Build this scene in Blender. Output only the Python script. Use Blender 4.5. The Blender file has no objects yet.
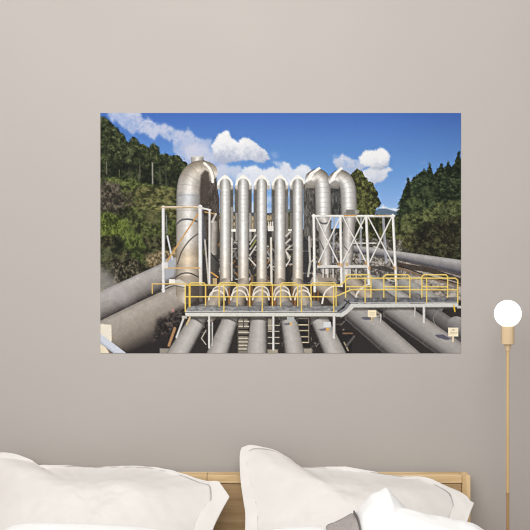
import numpy as np
# ---------------------------------------------------------------- the printed picture on the poster
PX0, PX1, PY0, PY1 = 100.4, 461.0, 113.0, 353.2
def paint_print(S=4):
    W = int(round((PX1 - PX0) * S)) // 2 * 2
    H = int(round((PY1 - PY0) * S)) // 2 * 2
    img = np.zeros((H, W, 3), np.float32)
    XX, YY = np.meshgrid(PX0 + (np.arange(W) + .5) / S, PY0 + (np.arange(H) + .5) / S)
    XX = XX.astype(np.float32); YY = YY.astype(np.float32)

    full = (slice(0, H), slice(0, W))
    def noise(sx, sy, seed, sl=full):
        r = np.random.RandomState(seed)
        nx, ny = int(370 / sx) + 4, int(250 / sy) + 4
        g = r.rand(ny, nx).astype(np.float32)
        u = (np.arange(sl[1].start, sl[1].stop) / S) / sx; v = (np.arange(sl[0].start, sl[0].stop) / S) / sy
        iu = u.astype(int); iv = v.astype(int)
        fu = (u - iu).astype(np.float32); fv = (v - iv).astype(np.float32)
        fu = fu * fu * (3 - 2 * fu); fv = (fv * fv * (3 - 2 * fv))[:, None]
        a = g[np.ix_(iv, iu)]; b = g[np.ix_(iv, iu + 1)]; c = g[np.ix_(iv + 1, iu)]; d = g[np.ix_(iv + 1, iu + 1)]
        return (a + (b - a) * fu) * (1 - fv) + (c + (d - c) * fu) * fv
    def fbm(s, seed, octv=4, an=1.0, sl=full):
        t = 0; amp = 1; tot = 0
        for k in range(octv):
            t = t + noise(s * an / 2**k, s / 2**k, seed + k, sl) * amp; tot += amp; amp *= .8
        return t / tot
    def box(pts, m=2):
        xs = [p[0] for p in pts]; ys = [p[1] for p in pts]
        x0 = max(0, int((min(xs) - m - PX0) * S)); x1 = min(W, int((max(xs) + m - PX0) * S) + 1)
        y0 = max(0, int((min(ys) - m - PY0) * S)); y1 = min(H, int((max(ys) + m - PY0) * S) + 1)
        return slice(y0, max(y0, y1)), slice(x0, max(x0, x1))
    def pip(x, y, pts):
        ins = np.zeros(x.shape, bool); n = len(pts)
        for i in range(n):
            ax, ay = pts[i]; bx, by = pts[(i + 1) % n]
            if ay == by: continue
            ins ^= ((ay > y) != (by > y)) & (x < (bx - ax) * (y - ay) / (by - ay) + ax)
        return ins
    def blur(a, r):
        n = max(1, int(r * S))
        for ax in (0, 1):
            for _ in range(2):
                p = [(0, 0)] * a.ndim; p[ax] = (n + 1, n)
                c = np.cumsum(np.pad(a, p, mode='edge'), axis=ax, dtype=np.float64)
                hi = np.take(c, np.arange(2 * n + 1, c.shape[ax]), axis=ax)
                lo = np.take(c, np.arange(0, c.shape[ax] - 2 * n - 1), axis=ax)
                a = ((hi - lo) / (2 * n + 1)).astype(np.float32)
        return a
    def put(sl, mask, col, alpha=1.0):
        m = (mask * alpha).astype(np.float32)[..., None]
        img[sl] = img[sl] * (1 - m) + np.asarray(col, np.float32) * m
    def ramp(t, stops):
        ts = [s[0] for s in stops]
        return np.stack([np.interp(t, ts, [s[1][k] for s in stops]) for k in range(3)], -1)
    def poly(pts, col, alpha=1.0, soft=0):
        sl = box(pts, 2 + soft * 3)
        m = pip(XX[sl], YY[sl], pts).astype(np.float32)
        if soft: m = blur(m, soft)
        put(sl, m, col[sl] if isinstance(col, np.ndarray) and col.ndim == 3 else col, alpha)
    def rect(x0, y0, x1, y1, col, alpha=1.0, soft=0):
        poly([(x0, y0), (x1, y0), (x1, y1), (x0, y1)], col, alpha, soft)
    def nearest(pts, sl):
        x, y = XX[sl], YY[sl]
        best = np.full(x.shape, 1e9, np.float32); sd = np.zeros_like(best); ss = np.zeros_like(best); rr = np.ones_like(best)
        s0 = 0.0
        for a, b in zip(pts[:-1], pts[1:]):
            dx, dy = b[0] - a[0], b[1] - a[1]; L = (dx * dx + dy * dy) ** .5 + 1e-9
            tr = ((x - a[0]) * dx + (y - a[1]) * dy) / (L * L); t = np.clip(tr, 0, 1)
            ex, ey = x - a[0] - dx * t, y - a[1] - dy * t
            d = np.sqrt(ex * ex + ey * ey); k = d < best
            best = np.where(k, d, best)
            sd = np.where(k, ((y - a[1]) * dx - (x - a[0]) * dy) / L, sd)
            ss = np.where(k, s0 + t * L, ss)
            if len(a) > 2: rr = np.where(k, a[2] + (b[2] - a[2]) * t, rr)
            s0 += L
        return best, sd, ss, rr
    def stroke(pts, w, col, alpha=1.0):
        sl = box(pts, w + 1)
        d = nearest(pts, sl)[0]
        put(sl, np.clip((w / 2 - d) * S + .5, 0, 1), col, alpha)
    def curve(pts, n=8):
        out = []
        P = [pts[0]] + list(pts) + [pts[-1]]
        for i in range(1, len(P) - 2):
            p0, p1, p2, p3 = [np.array(q, float) for q in P[i - 1:i + 3]]
            for k in range(n):
                t = k / n
                out.append(tuple(.5 * (2 * p1 + (p2 - p0) * t + (2 * p0 - 5 * p1 + 4 * p2 - p3) * t * t + (3 * p1 - p0 - 3 * p2 + p3) * t**3)))
        out.append(tuple(pts[-1])); return out
    grain = fbm(5, 900, 4); streak = noise(1.3, 9, 910)
    def tube(pts, stops, rings=(), ringcol=(0, 0, 0), ringa=.35, dirt=.12, flip=1, clip=None, tint=None):
        R = max(p[2] for p in pts)
        sl = box(pts, R + 1)
        d, sd, ss, rr = nearest(pts, sl)
        t = flip * sd / rr
        c = ramp(np.clip(t, -1, 1), stops)
        c = c * (1 + dirt * 2 * (grain[sl] - .5))[..., None]
        if tint is not None: c = tint(c, XX[sl], YY[sl], ss)
        for q in rings:
            q, wd = q if isinstance(q, tuple) else (q, .7)
            bend = ss + 1.6 * (1 - np.clip(t * t, 0, 1)) - 1.6
            m = np.clip(wd - np.abs(bend - q), 0, 1) * ringa
            c = c * (1 - m[..., None]) + np.array(ringcol) * m[..., None]
        mask = np.clip((rr - d) * S + .5, 0, 1)
        if clip: mask = mask * clip(XX[sl], YY[sl])
        put(sl, mask, c)
    def leaves(pts, dark, mid, light, s=5, seed=1, warp=2.0, alpha=1.0, soft=0, bias=0, an=1.0):
        sl = box(pts, 4 + soft * 3)
        wx = (fbm(4, seed + 50, 3, sl=sl) - .5) * 2 * warp * 1.6; wy = (fbm(4, seed + 70, 3, sl=sl) - .5) * 2 * warp * 1.6
        m = pip(XX[sl] + wx, YY[sl] + wy, pts).astype(np.float32)
        if soft: m = blur(m, soft)
        s = s * .72
        dark, mid, light = [tuple(q * .84 + .16 * (.9 * sum(c) / 3 + 4) for q in c) for c in (dark, mid, light)]
        v = fbm(s, seed, 4, an, sl) + (fbm(s * 3, seed + 20, 2, sl=sl) - .5) * .35
        v = np.clip((v - .5) * 2.5 + .42 + bias, 0, 1)
        put(sl, m, ramp(v, [(0, tuple(q * .8 for q in dark)), (.25, dark), (.58, mid), (1, light)]), alpha)
    # ------------------------------------------------------------ sky and clouds
    skyc = ramp(YY, [(113, (64, 104, 184)), (125, (73, 115, 190)), (150, (87, 133, 199)), (175, (102, 149, 209)), (200, (128, 168, 220)), (215, (150, 182, 222))])
    skyc = skyc * (1 - .07 * np.clip((XX - 380) / 80, 0, 1) * np.clip((190 - YY) / 80, 0, 1))[..., None]
    img[:] = skyc
    def cloud(pts, top, bot, seed, amp=1.0, soft=.8, warp=2.2, y0=None, y1=None):
        sl = box(pts, 8)
        wx = (fbm(6, seed, 5, sl=sl) - .5) * 5 * warp; wy = (fbm(6, seed + 9, 5, sl=sl) - .5) * 5 * warp
        m = pip(XX[sl] + wx, YY[sl] + wy, pts).astype(np.float32)
        m = .55 * blur(m, soft * .45) + .45 * blur(m, soft * 1.6)
        ys = [q[1] for q in pts]; a = y0 if y0 else min(ys); b = y1 if y1 else max(ys)
        nz = blur(fbm(7, seed + 30, 4, sl=sl), .4) - .5
        t = np.clip((YY[sl] - a) / (b - a) * 1.25 - .1 + nz * 1.1, 0, 1)
        if top[0] < 210: m = m * np.clip(.86 + nz * 1.3, .3, 1)
        put(sl, m, ramp(t, [(0, top), (.4, tuple(.8 * u + .2 * v for u, v in zip(top, bot))), (1, bot)]), amp)
    cloud([(104, 110), (140, 110), (145, 119), (152, 121), (160, 126), (163, 122), (172, 127), (178, 133), (190, 129), (196, 137), (210, 141), (216, 148), (223, 156), (226, 178), (195, 178), (180, 158), (172, 150), (172, 142), (160, 134), (153, 139), (143, 132), (132, 133), (122, 126), (112, 119)],
          (204, 207, 222), (166, 178, 212), 300, .93, 1.2, y0=113, y1=175)
    cloud([(107, 113), (122, 112), (134, 120), (128, 127), (116, 121)], (150, 172, 216), (130, 158, 212), 304, .6, 2)
    cloud([(184, 148), (196, 143), (210, 150), (216, 160), (206, 168), (190, 164)], (206, 208, 221), (196, 200, 217), 307, .8, 2.2)
    cloud([(212, 166), (238, 166), (244, 173), (240, 184), (214, 184)], (203, 208, 222), (186, 196, 218), 310, .85, 1.2)
    cloud([(212, 145), (220, 133), (229, 132), (232, 138), (238, 143), (241, 138), (248, 136.5), (253, 142), (260, 148), (268, 152), (271, 158), (262, 162), (245, 160), (232, 163), (222, 164), (214, 159)],
          (232, 233, 236), (168, 177, 200), 320, 1, .7, 1.5, 140, 165)
    cloud([(236, 176), (246, 167), (256, 165), (263, 170), (271, 167), (280, 170), (284, 161), (289, 163), (293, 170), (300, 166), (306, 165), (312, 171), (322, 176), (320, 195), (290, 187), (236, 192)], (228, 230, 235), (190, 200, 220), 330, .95, 1.0, 1.6)
    cloud([(274, 162), (283, 163), (295, 172), (290, 178), (278, 170)], (206, 212, 226), (196, 204, 222), 333, .7, 1.2)
    cloud([(333, 162), (342, 154.5), (350, 158), (357, 161), (367, 165), (361, 170), (362, 174), (345, 174), (336, 169)], (208, 212, 224), (176, 185, 206), 340, .95, .9, 1.5)
    cloud([(361, 172), (372, 168), (385, 168), (392, 170), (386, 177), (378, 183), (372, 185), (366, 181), (360, 177)], (218, 220, 226), (186, 193, 210), 350, .95, .9, 1.4)
    cloud([(358, 158), (365, 150), (373, 150), (380, 148.5), (386, 152), (390, 159), (388, 165), (380, 170), (370, 168), (360, 164)], (233, 234, 236), (166, 174, 194), 360, 1, .8, 1.3, 155, 172)
    cloud([(271, 152), (276, 151), (278, 157), (273, 159)], (150, 175, 215), (140, 168, 212), 370, .7, 1.6)
    cloud([(334, 158), (338, 157), (340, 166), (335, 166)], (190, 200, 222), (170, 185, 215), 375, .6, 1.2)
    cloud([(418, 161), (424, 161), (425, 164), (419, 164)], (140, 160, 205), (135, 158, 205), 378, .6, 1.4)
    cloud([(404, 182), (412, 178), (414, 186), (404, 188)], (150, 170, 210), (140, 165, 210), 379, .6, 1.2)
    for i, (x, y) in enumerate([(236, 198), (253, 205), (254, 190), (270, 200), (271, 210), (288, 208), (235, 210), (253, 211), (287, 195)]):
        cloud([(x - 5, y - 3), (x + 5, y - 4), (x + 6, y + 3), (x - 5, y + 3)], (214, 220, 232), (190, 203, 224), 380 + i * 3, .7, 1.4)
    # ------------------------------------------------------------ hills and woods
    cloud([(378, 209), (383, 205), (388, 208), (398, 209), (403, 205), (408, 212), (380, 212)], (225, 228, 234), (215, 220, 228), 410, .9, .8, .8)
    poly([(368, 222), (374, 211), (379, 208.5), (386, 208.5), (394, 211), (402, 212.5), (410, 213), (410, 230), (368, 230)], (92, 112, 132), soft=.4)
    poly([(380, 214), (400, 214), (405, 222), (376, 222)], (78, 98, 112), .6, 1.5)
    leaves([(210, 214), (240, 211), (252, 212), (258, 211), (268, 213), (285, 211), (300, 213), (300, 222), (210, 222)], (62, 68, 72), (84, 90, 96), (104, 108, 112), 5, 420, 1)
    leaves([(210, 216), (235, 214), (255, 217), (270, 215), (300, 215), (300, 245), (210, 245)], (70, 72, 52), (150, 130, 96), (188, 165, 125), 5, 430, 1, bias=.15)
    leaves([(272, 205), (292, 210), (292, 245), (284, 245), (280, 215)], (45, 52, 30), (75, 80, 45), (120, 110, 70), 4, 435, 1)
    leaves([(98, 110), (100.5, 116), (104, 120), (108, 119), (112, 125), (115, 131), (118, 128), (123, 136), (125, 141), (128, 143), (131, 141), (133, 137), (137, 138), (139, 144), (142, 144), (145, 146), (148, 150), (150, 147), (154, 145), (158, 149), (160, 153), (163, 155), (167, 153), (170, 158), (173, 155), (178, 156), (181, 158), (185, 162), (192, 166), (192, 240), (98, 240)],
           (26, 33, 21), (50, 60, 35), (90, 100, 58), 6, 440, 1.6, bias=-.05)
    rc = np.random.RandomState(12)
    crowns = [(105, 124, 6), (113, 133, 6), (107, 136, 7), (119, 139, 6), (103, 146, 6), (113, 147, 6), (124, 148, 6), (134, 143, 5), (131, 152, 6), (139, 150, 5), (145, 152, 5), (154, 150, 5), (150, 157, 5), (157, 160, 5), (164, 159, 5), (172, 162, 5), (178, 164, 4), (184, 170, 4), (168, 168, 4), (176, 172, 4),
              (108, 156, 6), (118, 158, 6), (128, 162, 5), (138, 162, 5), (146, 165, 4), (104, 160, 5)]
    for i, (x, y, r) in enumerate(sorted(crowns, key=lambda q: q[1])):
        n = 12; jag = lambda s, ox, oy: [(x + ox + s * r * (.85 + .35 * rc.rand()) * np.cos(k * 2 * np.pi / n), y + oy + s * r * 1.1 * (.85 + .35 * rc.rand()) * np.sin(k * 2 * np.pi / n)) for k in range(n)]
        leaves(jag(1.05, .8, 1.2), (20, 26, 18), (32, 40, 25), (58, 66, 40), 3, 450 + i, 1.4, .8, .5)
        leaves(jag(.82, -.4, -1.2), (40, 49, 29), (64, 75, 42), (112, 122, 72), 2.6, 480 + i, 1.6, .8, .7)
    leaves([(98, 166), (130, 164), (160, 172), (180, 172), (180, 187), (150, 187), (120, 180), (98, 180)], (24, 29, 21), (38, 45, 28), (70, 78, 46), 4, 500, 2.4, .8, 1.2)
    for x, y0, y1, c, w in [(152.6, 163, 186, (150, 146, 138), 1.3), (140, 165, 178, (96, 92, 78), 1), (106.7, 162, 174, (110, 106, 86), 1.1), (119.5, 170, 180, (92, 94, 70), .9), (139, 174, 182, (90, 90, 74), .9), (129, 168, 178, (60, 60, 48), .8), (160, 168, 184, (84, 86, 72), .8), (166, 170, 186, (74, 76, 62), .8)]:
        stroke([(x, y0), (x + .2, y1)], w, c, .85)
    leaves([(98, 179), (110, 178), (120, 178), (135, 180), (150, 185), (165, 186), (180, 188), (184, 300), (98, 305)], (40, 47, 26), (78, 90, 42), (118, 128, 62), 4.5, 510, 2, soft=.6, an=1.4)
    leaves([(134, 190), (144, 186), (160, 186), (178, 190), (180, 222), (160, 216), (136, 212)], (56, 58, 32), (104, 102, 56), (142, 136, 80), 3.4, 520, 2.5, .85, 1.2, .06, 1.8)
    leaves([(99, 184), (108, 180), (118, 184), (124, 194), (126, 208), (118, 216), (99, 214)], (48, 44, 38), (82, 74, 62), (112, 100, 84), 3.5, 530, 2.5, .92, 1.2)
    leaves([(124, 192), (134, 192), (134, 206), (126, 206)], (62, 54, 44), (92, 80, 64), (112, 98, 78), 3, 535, 2, .7, 1.5)
    leaves([(118, 208), (132, 207), (130, 218), (119, 218)], (24, 26, 18), (42, 45, 28), (66, 70, 40), 3, 540, 2, .9, 1.2)
    leaves([(98, 212), (110, 212), (122, 218), (134, 226), (132, 240), (98, 240)], (48, 58, 22), (82, 98, 34), (126, 138, 54), 3.4, 550, 2, .9, 1.4, .1, .7)
    leaves([(128, 212), (145, 208), (160, 218), (176, 224), (176, 245), (130, 240)], (42, 48, 26), (78, 88, 42), (108, 112, 56), 3.6, 560, 2.5, .9, 1.4)
    leaves([(145, 212), (160, 214), (160, 224), (146, 222)], (92, 90, 55), (124, 118, 72), (150, 140, 92), 3, 565, 2, .6, 1.5)
    leaves([(98, 236), (176, 236), (176, 262), (120, 285), (98, 290)], (34, 33, 24), (60, 60, 38), (92, 90, 56), 3.8, 570, 2, .95, 1)
    leaves([(118, 234), (130, 228), (142, 236), (146, 248), (136, 252), (120, 248)], (44, 54, 24), (74, 92, 36), (110, 126, 54), 3, 580, 2.5, .92, 1.2, .1, .7)
    leaves([(130, 250), (146, 252), (144, 264), (132, 264)], (44, 54, 24), (72, 88, 36), (98, 112, 50), 3, 590, 2, .8, 1)
    leaves([(98, 248), (112, 246), (116, 256), (100, 262)], (48, 55, 34), (74, 82, 50), (98, 100, 64), 3, 595, 2, .8, 1)
    leaves([(112, 236), (124, 240), (122, 256), (114, 252)], (22, 25, 16), (34, 38, 24), (60, 64, 38), 3, 600, 2, .9, 1)
    leaves([(146, 256), (160, 250), (178, 248), (176, 262), (156, 268), (148, 266)], (96, 82, 55), (158, 136, 98), (190, 168, 126), 3, 605, 2, .85, .9, .1)
    leaves([(112, 262), (132, 258), (144, 264), (138, 278), (112, 284)], (30, 29, 22), (74, 68, 52), (124, 114, 90), 2.4, 610, 2, .9, 1)
    # steam by the pipe
    # ------------------------------------------------------------ right hand trees
    leaves([(340, 180), (352, 173), (358, 169.5), (363, 172), (368, 180), (373, 183), (376, 190), (379, 198), (380, 203), (377, 208), (375, 215), (376, 245), (340, 245)], (45, 48, 26), (80, 86, 42), (122, 124, 62), 4, 620, 1.5, bias=.03)
    leaves([(366, 216), (378, 214), (400, 216), (402, 262), (345, 262), (345, 225)], (40, 42, 26), (72, 74, 40), (104, 102, 58), 4, 630, 1.5, bias=-.04)
    leaves([(397, 240), (400, 206), (402, 193), (404, 187), (407, 184), (408, 178), (411, 182), (413, 177), (416, 176), (420, 172), (424, 170), (427, 171), (429, 163), (431, 170), (434, 174), (438, 168), (441, 163), (443, 170), (446, 166), (448, 162), (450, 168), (453, 165), (455, 160), (457, 156), (458.5, 152), (460, 160), (466, 162), (466, 280), (393, 280)],
           (27, 37, 25), (48, 62, 38), (86, 102, 60), 5, 640, .9, bias=-.05, an=1.2)
    firs = [(402, 194, 40), (408, 178, 50), (413, 181, 46), (420, 176, 50), (417, 174, 44), (424, 169, 52), (429, 163, 56), (434, 174, 46), (438, 169, 48), (441.5, 163, 54), (448, 162, 54), (444, 172, 42), (453, 165, 50), (458.6, 152.5, 60), (405, 196, 30), (412, 196, 28), (422, 190, 30), (432, 190, 30), (447, 188, 30), (456, 184, 30)]
    for i, (x, y, hh) in enumerate(firs):
        L = []; Rr = []; n = 9
        for k in range(n):
            t = (k + .2) / n; wd = (1.0 + 8.5 * t**.8) * (.8 + .5 * rc.rand())
            L += [(x - wd, y + hh * t + 1.5 * rc.rand()), (x - wd * .5, y + hh * (t + .03))]
            wd = (1.0 + 8.5 * t**.8) * (.8 + .5 * rc.rand())
            Rr += [(x + wd, y + hh * t + 1.5 * rc.rand()), (x + wd * .5, y + hh * (t + .03))]
        f = rc.uniform(.85, 1.15)
        leaves([(x, y - 1)] + Rr + L[::-1], (22 * f, 31 * f, 21 * f), (42 * f, 56 * f, 34 * f), (80 * f, 96 * f, 58 * f), 2.8, 640 + i * 2, 1.1, .9, .15, -.02 - .05 * (i % 2), 1.5)
    leaves([(404, 200), (418, 196), (424, 206), (412, 212)], (46, 58, 32), (72, 86, 46), (100, 112, 62), 3, 650, 2, .8, 1.2)
    leaves([(418, 186), (432, 188), (436, 200), (424, 202)], (42, 54, 32), (62, 76, 44), (86, 100, 58), 3, 655, 2, .6, 1.4)
    leaves([(392, 224), (404, 214), (425, 210), (436, 204), (450, 201), (466, 200), (466, 238), (392, 262)], (40, 44, 26), (74, 82, 43), (112, 118, 66), 3.8, 660, 2, .95, .8, .02, 1.3)
    leaves([(440, 204), (466, 198), (466, 216), (440, 216)], (48, 56, 32), (84, 94, 52), (112, 120, 70), 3.4, 665, 2, .7, 1.2)
    leaves([(424, 226), (466, 214), (466, 270), (392, 262), (392, 246)], (28, 27, 21), (46, 46, 30), (84, 82, 50), 3.6, 670, 2.4, .9, 1.6)
    leaves([(397, 236), (412, 232), (414, 250), (397, 254)], (58, 58, 32), (96, 94, 50), (132, 124, 72), 3, 675, 2, .7, 1.4)
    # ------------------------------------------------------------ ground and far plant
    rect(184, 262, 470, 312, (134, 126, 118))
    poly([(340, 262), (395, 260), (470, 282), (470, 320), (340, 320)], (158, 148, 138))
    leaves([(340, 258), (398, 258), (470, 280), (470, 306), (340, 306)], (104, 96, 88), (152, 142, 132), (186, 176, 164), 3, 700, .5, .85, 0, .15, 2)
    rect(95, 300, 470, 360, (44, 40, 39))
    poly([(200, 232), (346, 228), (346, 306), (184, 306)], (54, 51, 49))
    rs = np.random.RandomState(5)
    for i in range(330):
        x = rs.uniform(203, 346); y = rs.uniform(232, 286); L = rs.uniform(2, 9); a = rs.choice([0, 1.57, .9, -.9, 1.3])
        g = rs.uniform(34, 215); c = (g, g * .97, g * .93)
        if rs.rand() < .08: c = (98, 100, 60)
        if rs.rand() < .10: c = (150, 108, 66)
        stroke([(x, y), (x + L * np.cos(a), y + L * np.sin(a))], rs.uniform(.6, 1.9), c, .75)
    leaves([(316, 236), (402, 240), (402, 288), (316, 292)], (66, 62, 58), (124, 117, 108), (186, 178, 166), 2.4, 710, 1, .8, .5)
    for i in range(90):
        x = rs.uniform(318, 404); y = rs.uniform(243, 284); L = rs.uniform(2, 8); a = rs.choice([0, 1.57, .4, -.9, 1.57])
        g = rs.uniform(45, 205)
        stroke([(x, y), (x + L * np.cos(a), y + L * np.sin(a))], rs.uniform(.6, 1.6), (g, g * .97, g * .94), .75)
    # long pipeline on the right
    stroke([(393, 264), (430, 270), (470, 284)], 5, (58, 50, 44), .9)
    stroke([(393, 266), (425, 277), (470, 288)], 2.2, (118, 98, 80), .9)
    stroke([(400, 266), (425, 275), (470, 287)], 1.3, (44, 38, 36), .9)
    gp = [(-1, (148, 144, 142)), (-.7, (170, 167, 166)), (-.2, (142, 139, 139)), (.25, (112, 110, 114)), (.6, (70, 68, 74)), (.85, (84, 78, 78)), (1, (66, 60, 58))]
    tube([(340, 247, 3.6), (402, 256.3, 4.6), (470, 269.5, 8.4)], gp)
    poly([(366, 266), (384, 266), (396, 270), (396, 273), (384, 271)], (62, 58, 56), .9, .3)
    # ------------------------------------------------------------ big pipes at the left
    lp = [(-1, (140, 136, 133)), (-.75, (170, 166, 163)), (-.25, (163, 158, 155)), (.25, (142, 137, 134)), (.6, (112, 106, 103)), (.85, (84, 79, 77)), (1, (58, 53, 52))]
    poly([(96, 316), (184, 268), (184, 300), (96, 340)], (58, 53, 51))
    tube([(84, 313.5, 13.2), (182, 266, 11)], lp, rings=[(30, .5), (62, .5), (78, .5)], ringcol=(196, 190, 186), ringa=.35)
    poly([(94, 262), (108, 268), (120, 282), (135, 296), (128, 306), (108, 300), (94, 296)], (172, 166, 166), .42, 4)
    poly([(99, 268), (110, 276), (116, 286), (99, 294)], (150, 145, 144), .5, 2.5)
    tp = [(-1, (138, 131, 123)), (-.8, (164, 156, 147)), (-.45, (160, 151, 141)), (0, (142, 133, 123)), (.4, (116, 107, 98)), (.7, (78, 71, 66)), (1, (46, 42, 40))]
    tube([(88, 350.5, 21.5), (140, 324.5, 21), (202, 294, 19.5)], tp, rings=[(20, .4), (100, .5)], ringcol=(180, 172, 164), ringa=.25, dirt=.1, clip=lambda x, y: x < 194)
    leaves([(158, 318), (196, 300), (196, 322), (184, 350), (160, 350), (150, 345)], (32, 28, 28), (54, 48, 46), (92, 80, 72), 3, 720, 1, .9, 2.2)
    poly([(116, 356), (150, 342), (190, 320), (184, 360)], (40, 36, 36), .9, 1.5)
    for x, y in [(180.5, 298.5), (173, 310)]:
        poly([(x - 1.4, y - 1.6), (x + 1.4, y - 1.6), (x + 1.4, y + 1.6), (x - 1.4, y + 1.6)], (205, 140, 140), .7, .7)
    stroke([(175, 328), (169, 345)], 2.6, (190, 145, 100), .8)
    rect(160, 348, 172, 356, (152, 145, 134), .9, .4)
    poly([(100, 323.5), (111.5, 324.5), (112, 341), (108, 342), (100, 336)], (226, 218, 202), 1, .25)
    stroke([(96, 334.5), (124, 355.5)], 7.4, (198, 203, 214))
    stroke([(96, 338), (120, 356.5)], 2, (168, 174, 188), .6)
    poly([(99, 342), (106, 347), (112, 356), (99, 356)], (226, 214, 190), 1, .3)
    # ------------------------------------------------------------ big silver column with the swan neck
    poly([(202, 158), (209, 165), (214, 173), (217, 184), (219.5, 200), (219.5, 240), (196, 240), (196, 165)], (74, 66, 60))
    leaves([(202, 166), (217, 178), (219, 236), (203, 236)], (58, 52, 48), (84, 77, 71), (120, 112, 104), 5, 730, .5, .6, .6, 0, .4)
    tube([(214, 225, 4.5), (213, 255, 4.5), (212, 284, 4.5)], [(-1, (70, 66, 62)), (-.2, (176, 170, 162)), (.4, (140, 134, 126)), (1, (62, 58, 54))], flip=-1)
    rect(203, 255, 219, 284, (52, 49, 47), .75)
    stroke([(209, 251), (219, 262)], 1.2, (38, 36, 35)); stroke([(211, 272), (218, 277)], 1.4, (200, 150, 80))
    rect(213, 278, 217, 285, (178, 152, 112))
    stroke([(203, 215), (205, 250)], 2, (84, 86, 92)); stroke([(205, 212), (216, 214)], 1, (190, 150, 95))
    stroke([(212, 222), (216, 214)], 2, (210, 205, 198), .8)
    sp = [(-1, (128, 124, 118)), (-.85, (160, 156, 150)), (-.5, (184, 180, 174)), (-.12, (228, 226, 222)), (.08, (228, 225, 220)), (.45, (186, 182, 176)), (.8, (150, 144, 136)), (1, (104, 98, 91))]
    tube([(197.4, 157, 6.2), (197.4, 165, 6.2)], sp, flip=-1, clip=lambda x, y: y > 156.3)
    stroke([(191.4, 156.8), (203.5, 156.8)], .9, (205, 203, 198))
    def warm(c, x, y, s):
        k = np.clip((185 - y) / 20, 0, 1)[..., None]; c = c * (1 - k * np.array([.12, .16, .22]))
        k = (np.clip((y - 238) / 18, 0, 1) * (.6 + .4 * np.clip((272 - y) / 10, 0, 1)))[..., None]; c = c * (1 - k * np.array([.10, .16, .25]))
        k = (np.exp(-((y - 260) / 5)**2))[..., None]; c = c * (1 + k * .12)
        k = ((y > 193.5) & (y < 204))[..., None]; return np.where(k, c * np.array([.93, .95, .99]), c)
    neck = curve([(208, 172, 9.5), (202, 170.5, 10), (195.5, 173, 11), (190.5, 181, 11.8), (188.7, 192, 11.9), (188.5, 205, 11.9)]) + [(188.3, 240, 11.8), (187.6, 292, 11.6)]
    tube(neck, sp, rings=[6, 12, 19, 27, 37, 47, 52], ringcol=(120, 112, 102), ringa=.5, flip=-1, dirt=.1, tint=warm)
    poly([(201, 175), (205, 170), (209, 172), (210, 185), (207, 200), (201.5, 205), (200, 192)], (70, 63, 57), .9, .5)
    stroke(curve([(204.5, 163.5), (209, 167.5), (212.3, 174), (212.8, 182)]), 2.6, (236, 233, 226))
    stroke(curve([(207, 163.5), (212, 169), (215, 178)]), .8, (150, 145, 138))
    stroke(curve([(177, 224), (182, 219.8), (190, 219.3), (197, 221.5)]), 1.8, (92, 92, 94))
    stroke(curve([(199, 233), (190, 240), (182, 251), (177.5, 264)]), 1.3, (84, 80, 78))
    stroke(curve([(176, 277), (182, 273.4), (190, 273), (199, 277)]), 1.3, (70, 66, 62))
    poly([(176, 282), (180, 276), (194, 275), (199, 279), (199, 292), (176, 292)], (140, 128, 114), .55, .6)
    poly([(172, 280), (180, 279), (192, 287), (194, 292), (190, 291), (178, 285)], (206, 201, 193), .9, .3)
    rect(169.2, 279, 175.2, 283.4, (226, 223, 214))
    stroke(curve([(160, 292), (168, 287), (176, 285.6), (186, 288), (190, 292)]), 1, (92, 86, 80), .8)
    stroke(curve([(162, 289.5), (169, 285.6), (177, 284.2), (186, 286.4)]), 1.2, (208, 202, 194), .8)
    # white support frame round it
    poly([(165, 259), (173, 256), (175.5, 262), (174, 276), (165, 280)], (164, 168, 176), .85, .5)
    stroke([(167.5, 236), (172.5, 259)], 1.6, (196, 198, 202)); stroke([(166.6, 215), (167, 233)], .9, (120, 122, 122))
    wf = (216, 215, 214)
    stroke([(163.4, 207), (163.6, 291)], 2.9, wf); stroke([(164.8, 209), (165, 289)], .7, (150, 150, 152))
    stroke([(162, 207.4), (201, 207.4)], 1.7, (188, 166, 132)); stroke([(162, 206.5), (201, 206.5)], .7, (222, 214, 200))
    stroke([(200.4, 206.6), (200.6, 270)], 3.8, (222, 222, 222)); stroke([(200.6, 268), (201, 300)], 3.4, (214, 208, 200))
    stroke([(202.1, 208), (202.2, 296)], .8, (142, 142, 146))
    stroke([(199, 207.4), (210.5, 210)], 1.8, (206, 205, 203)); stroke([(209.6, 210), (209.4, 287)], 1.9, (212, 209, 205))
    stroke([(205, 240), (209, 288)], 1.6, (192, 184, 176), .9)
    stroke([(167.3, 261), (198, 214)], 1.4, (196, 152, 88)); stroke([(166, 268), (200, 267.7)], 1.3, (204, 168, 114))
    rect(162, 262, 168, 268, (222, 220, 216), .8)
    # ------------------------------------------------------------ the five slim risers
    vp = [(-1, (104, 101, 98)), (-.85, (142, 139, 135)), (-.5, (176, 174, 171)), (-.24, (232, 231, 230)), (-.02, (246, 246, 245)), (.2, (214, 213, 211)), (.5, (178, 177, 175)), (.8, (146, 142, 138)), (1, (96, 93, 90))]
    def vtint(c, x, y, s):
        k = np.clip((y - 240) / 40, 0, 1)[..., None]; c = c * (1 - k * np.array([.02, .06, .12]))
        k = np.clip((188 - y) / 10, 0, 1)[..., None]; return c * (1 - k * .14)
    low = [214.5, 237.5, 260.5, 283.5, 304.5]
    V = [(225.2, 5.4), (243.3, 5.5), (261.7, 5.2), (279.9, 5.5), (297.8, 5.3)]
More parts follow.
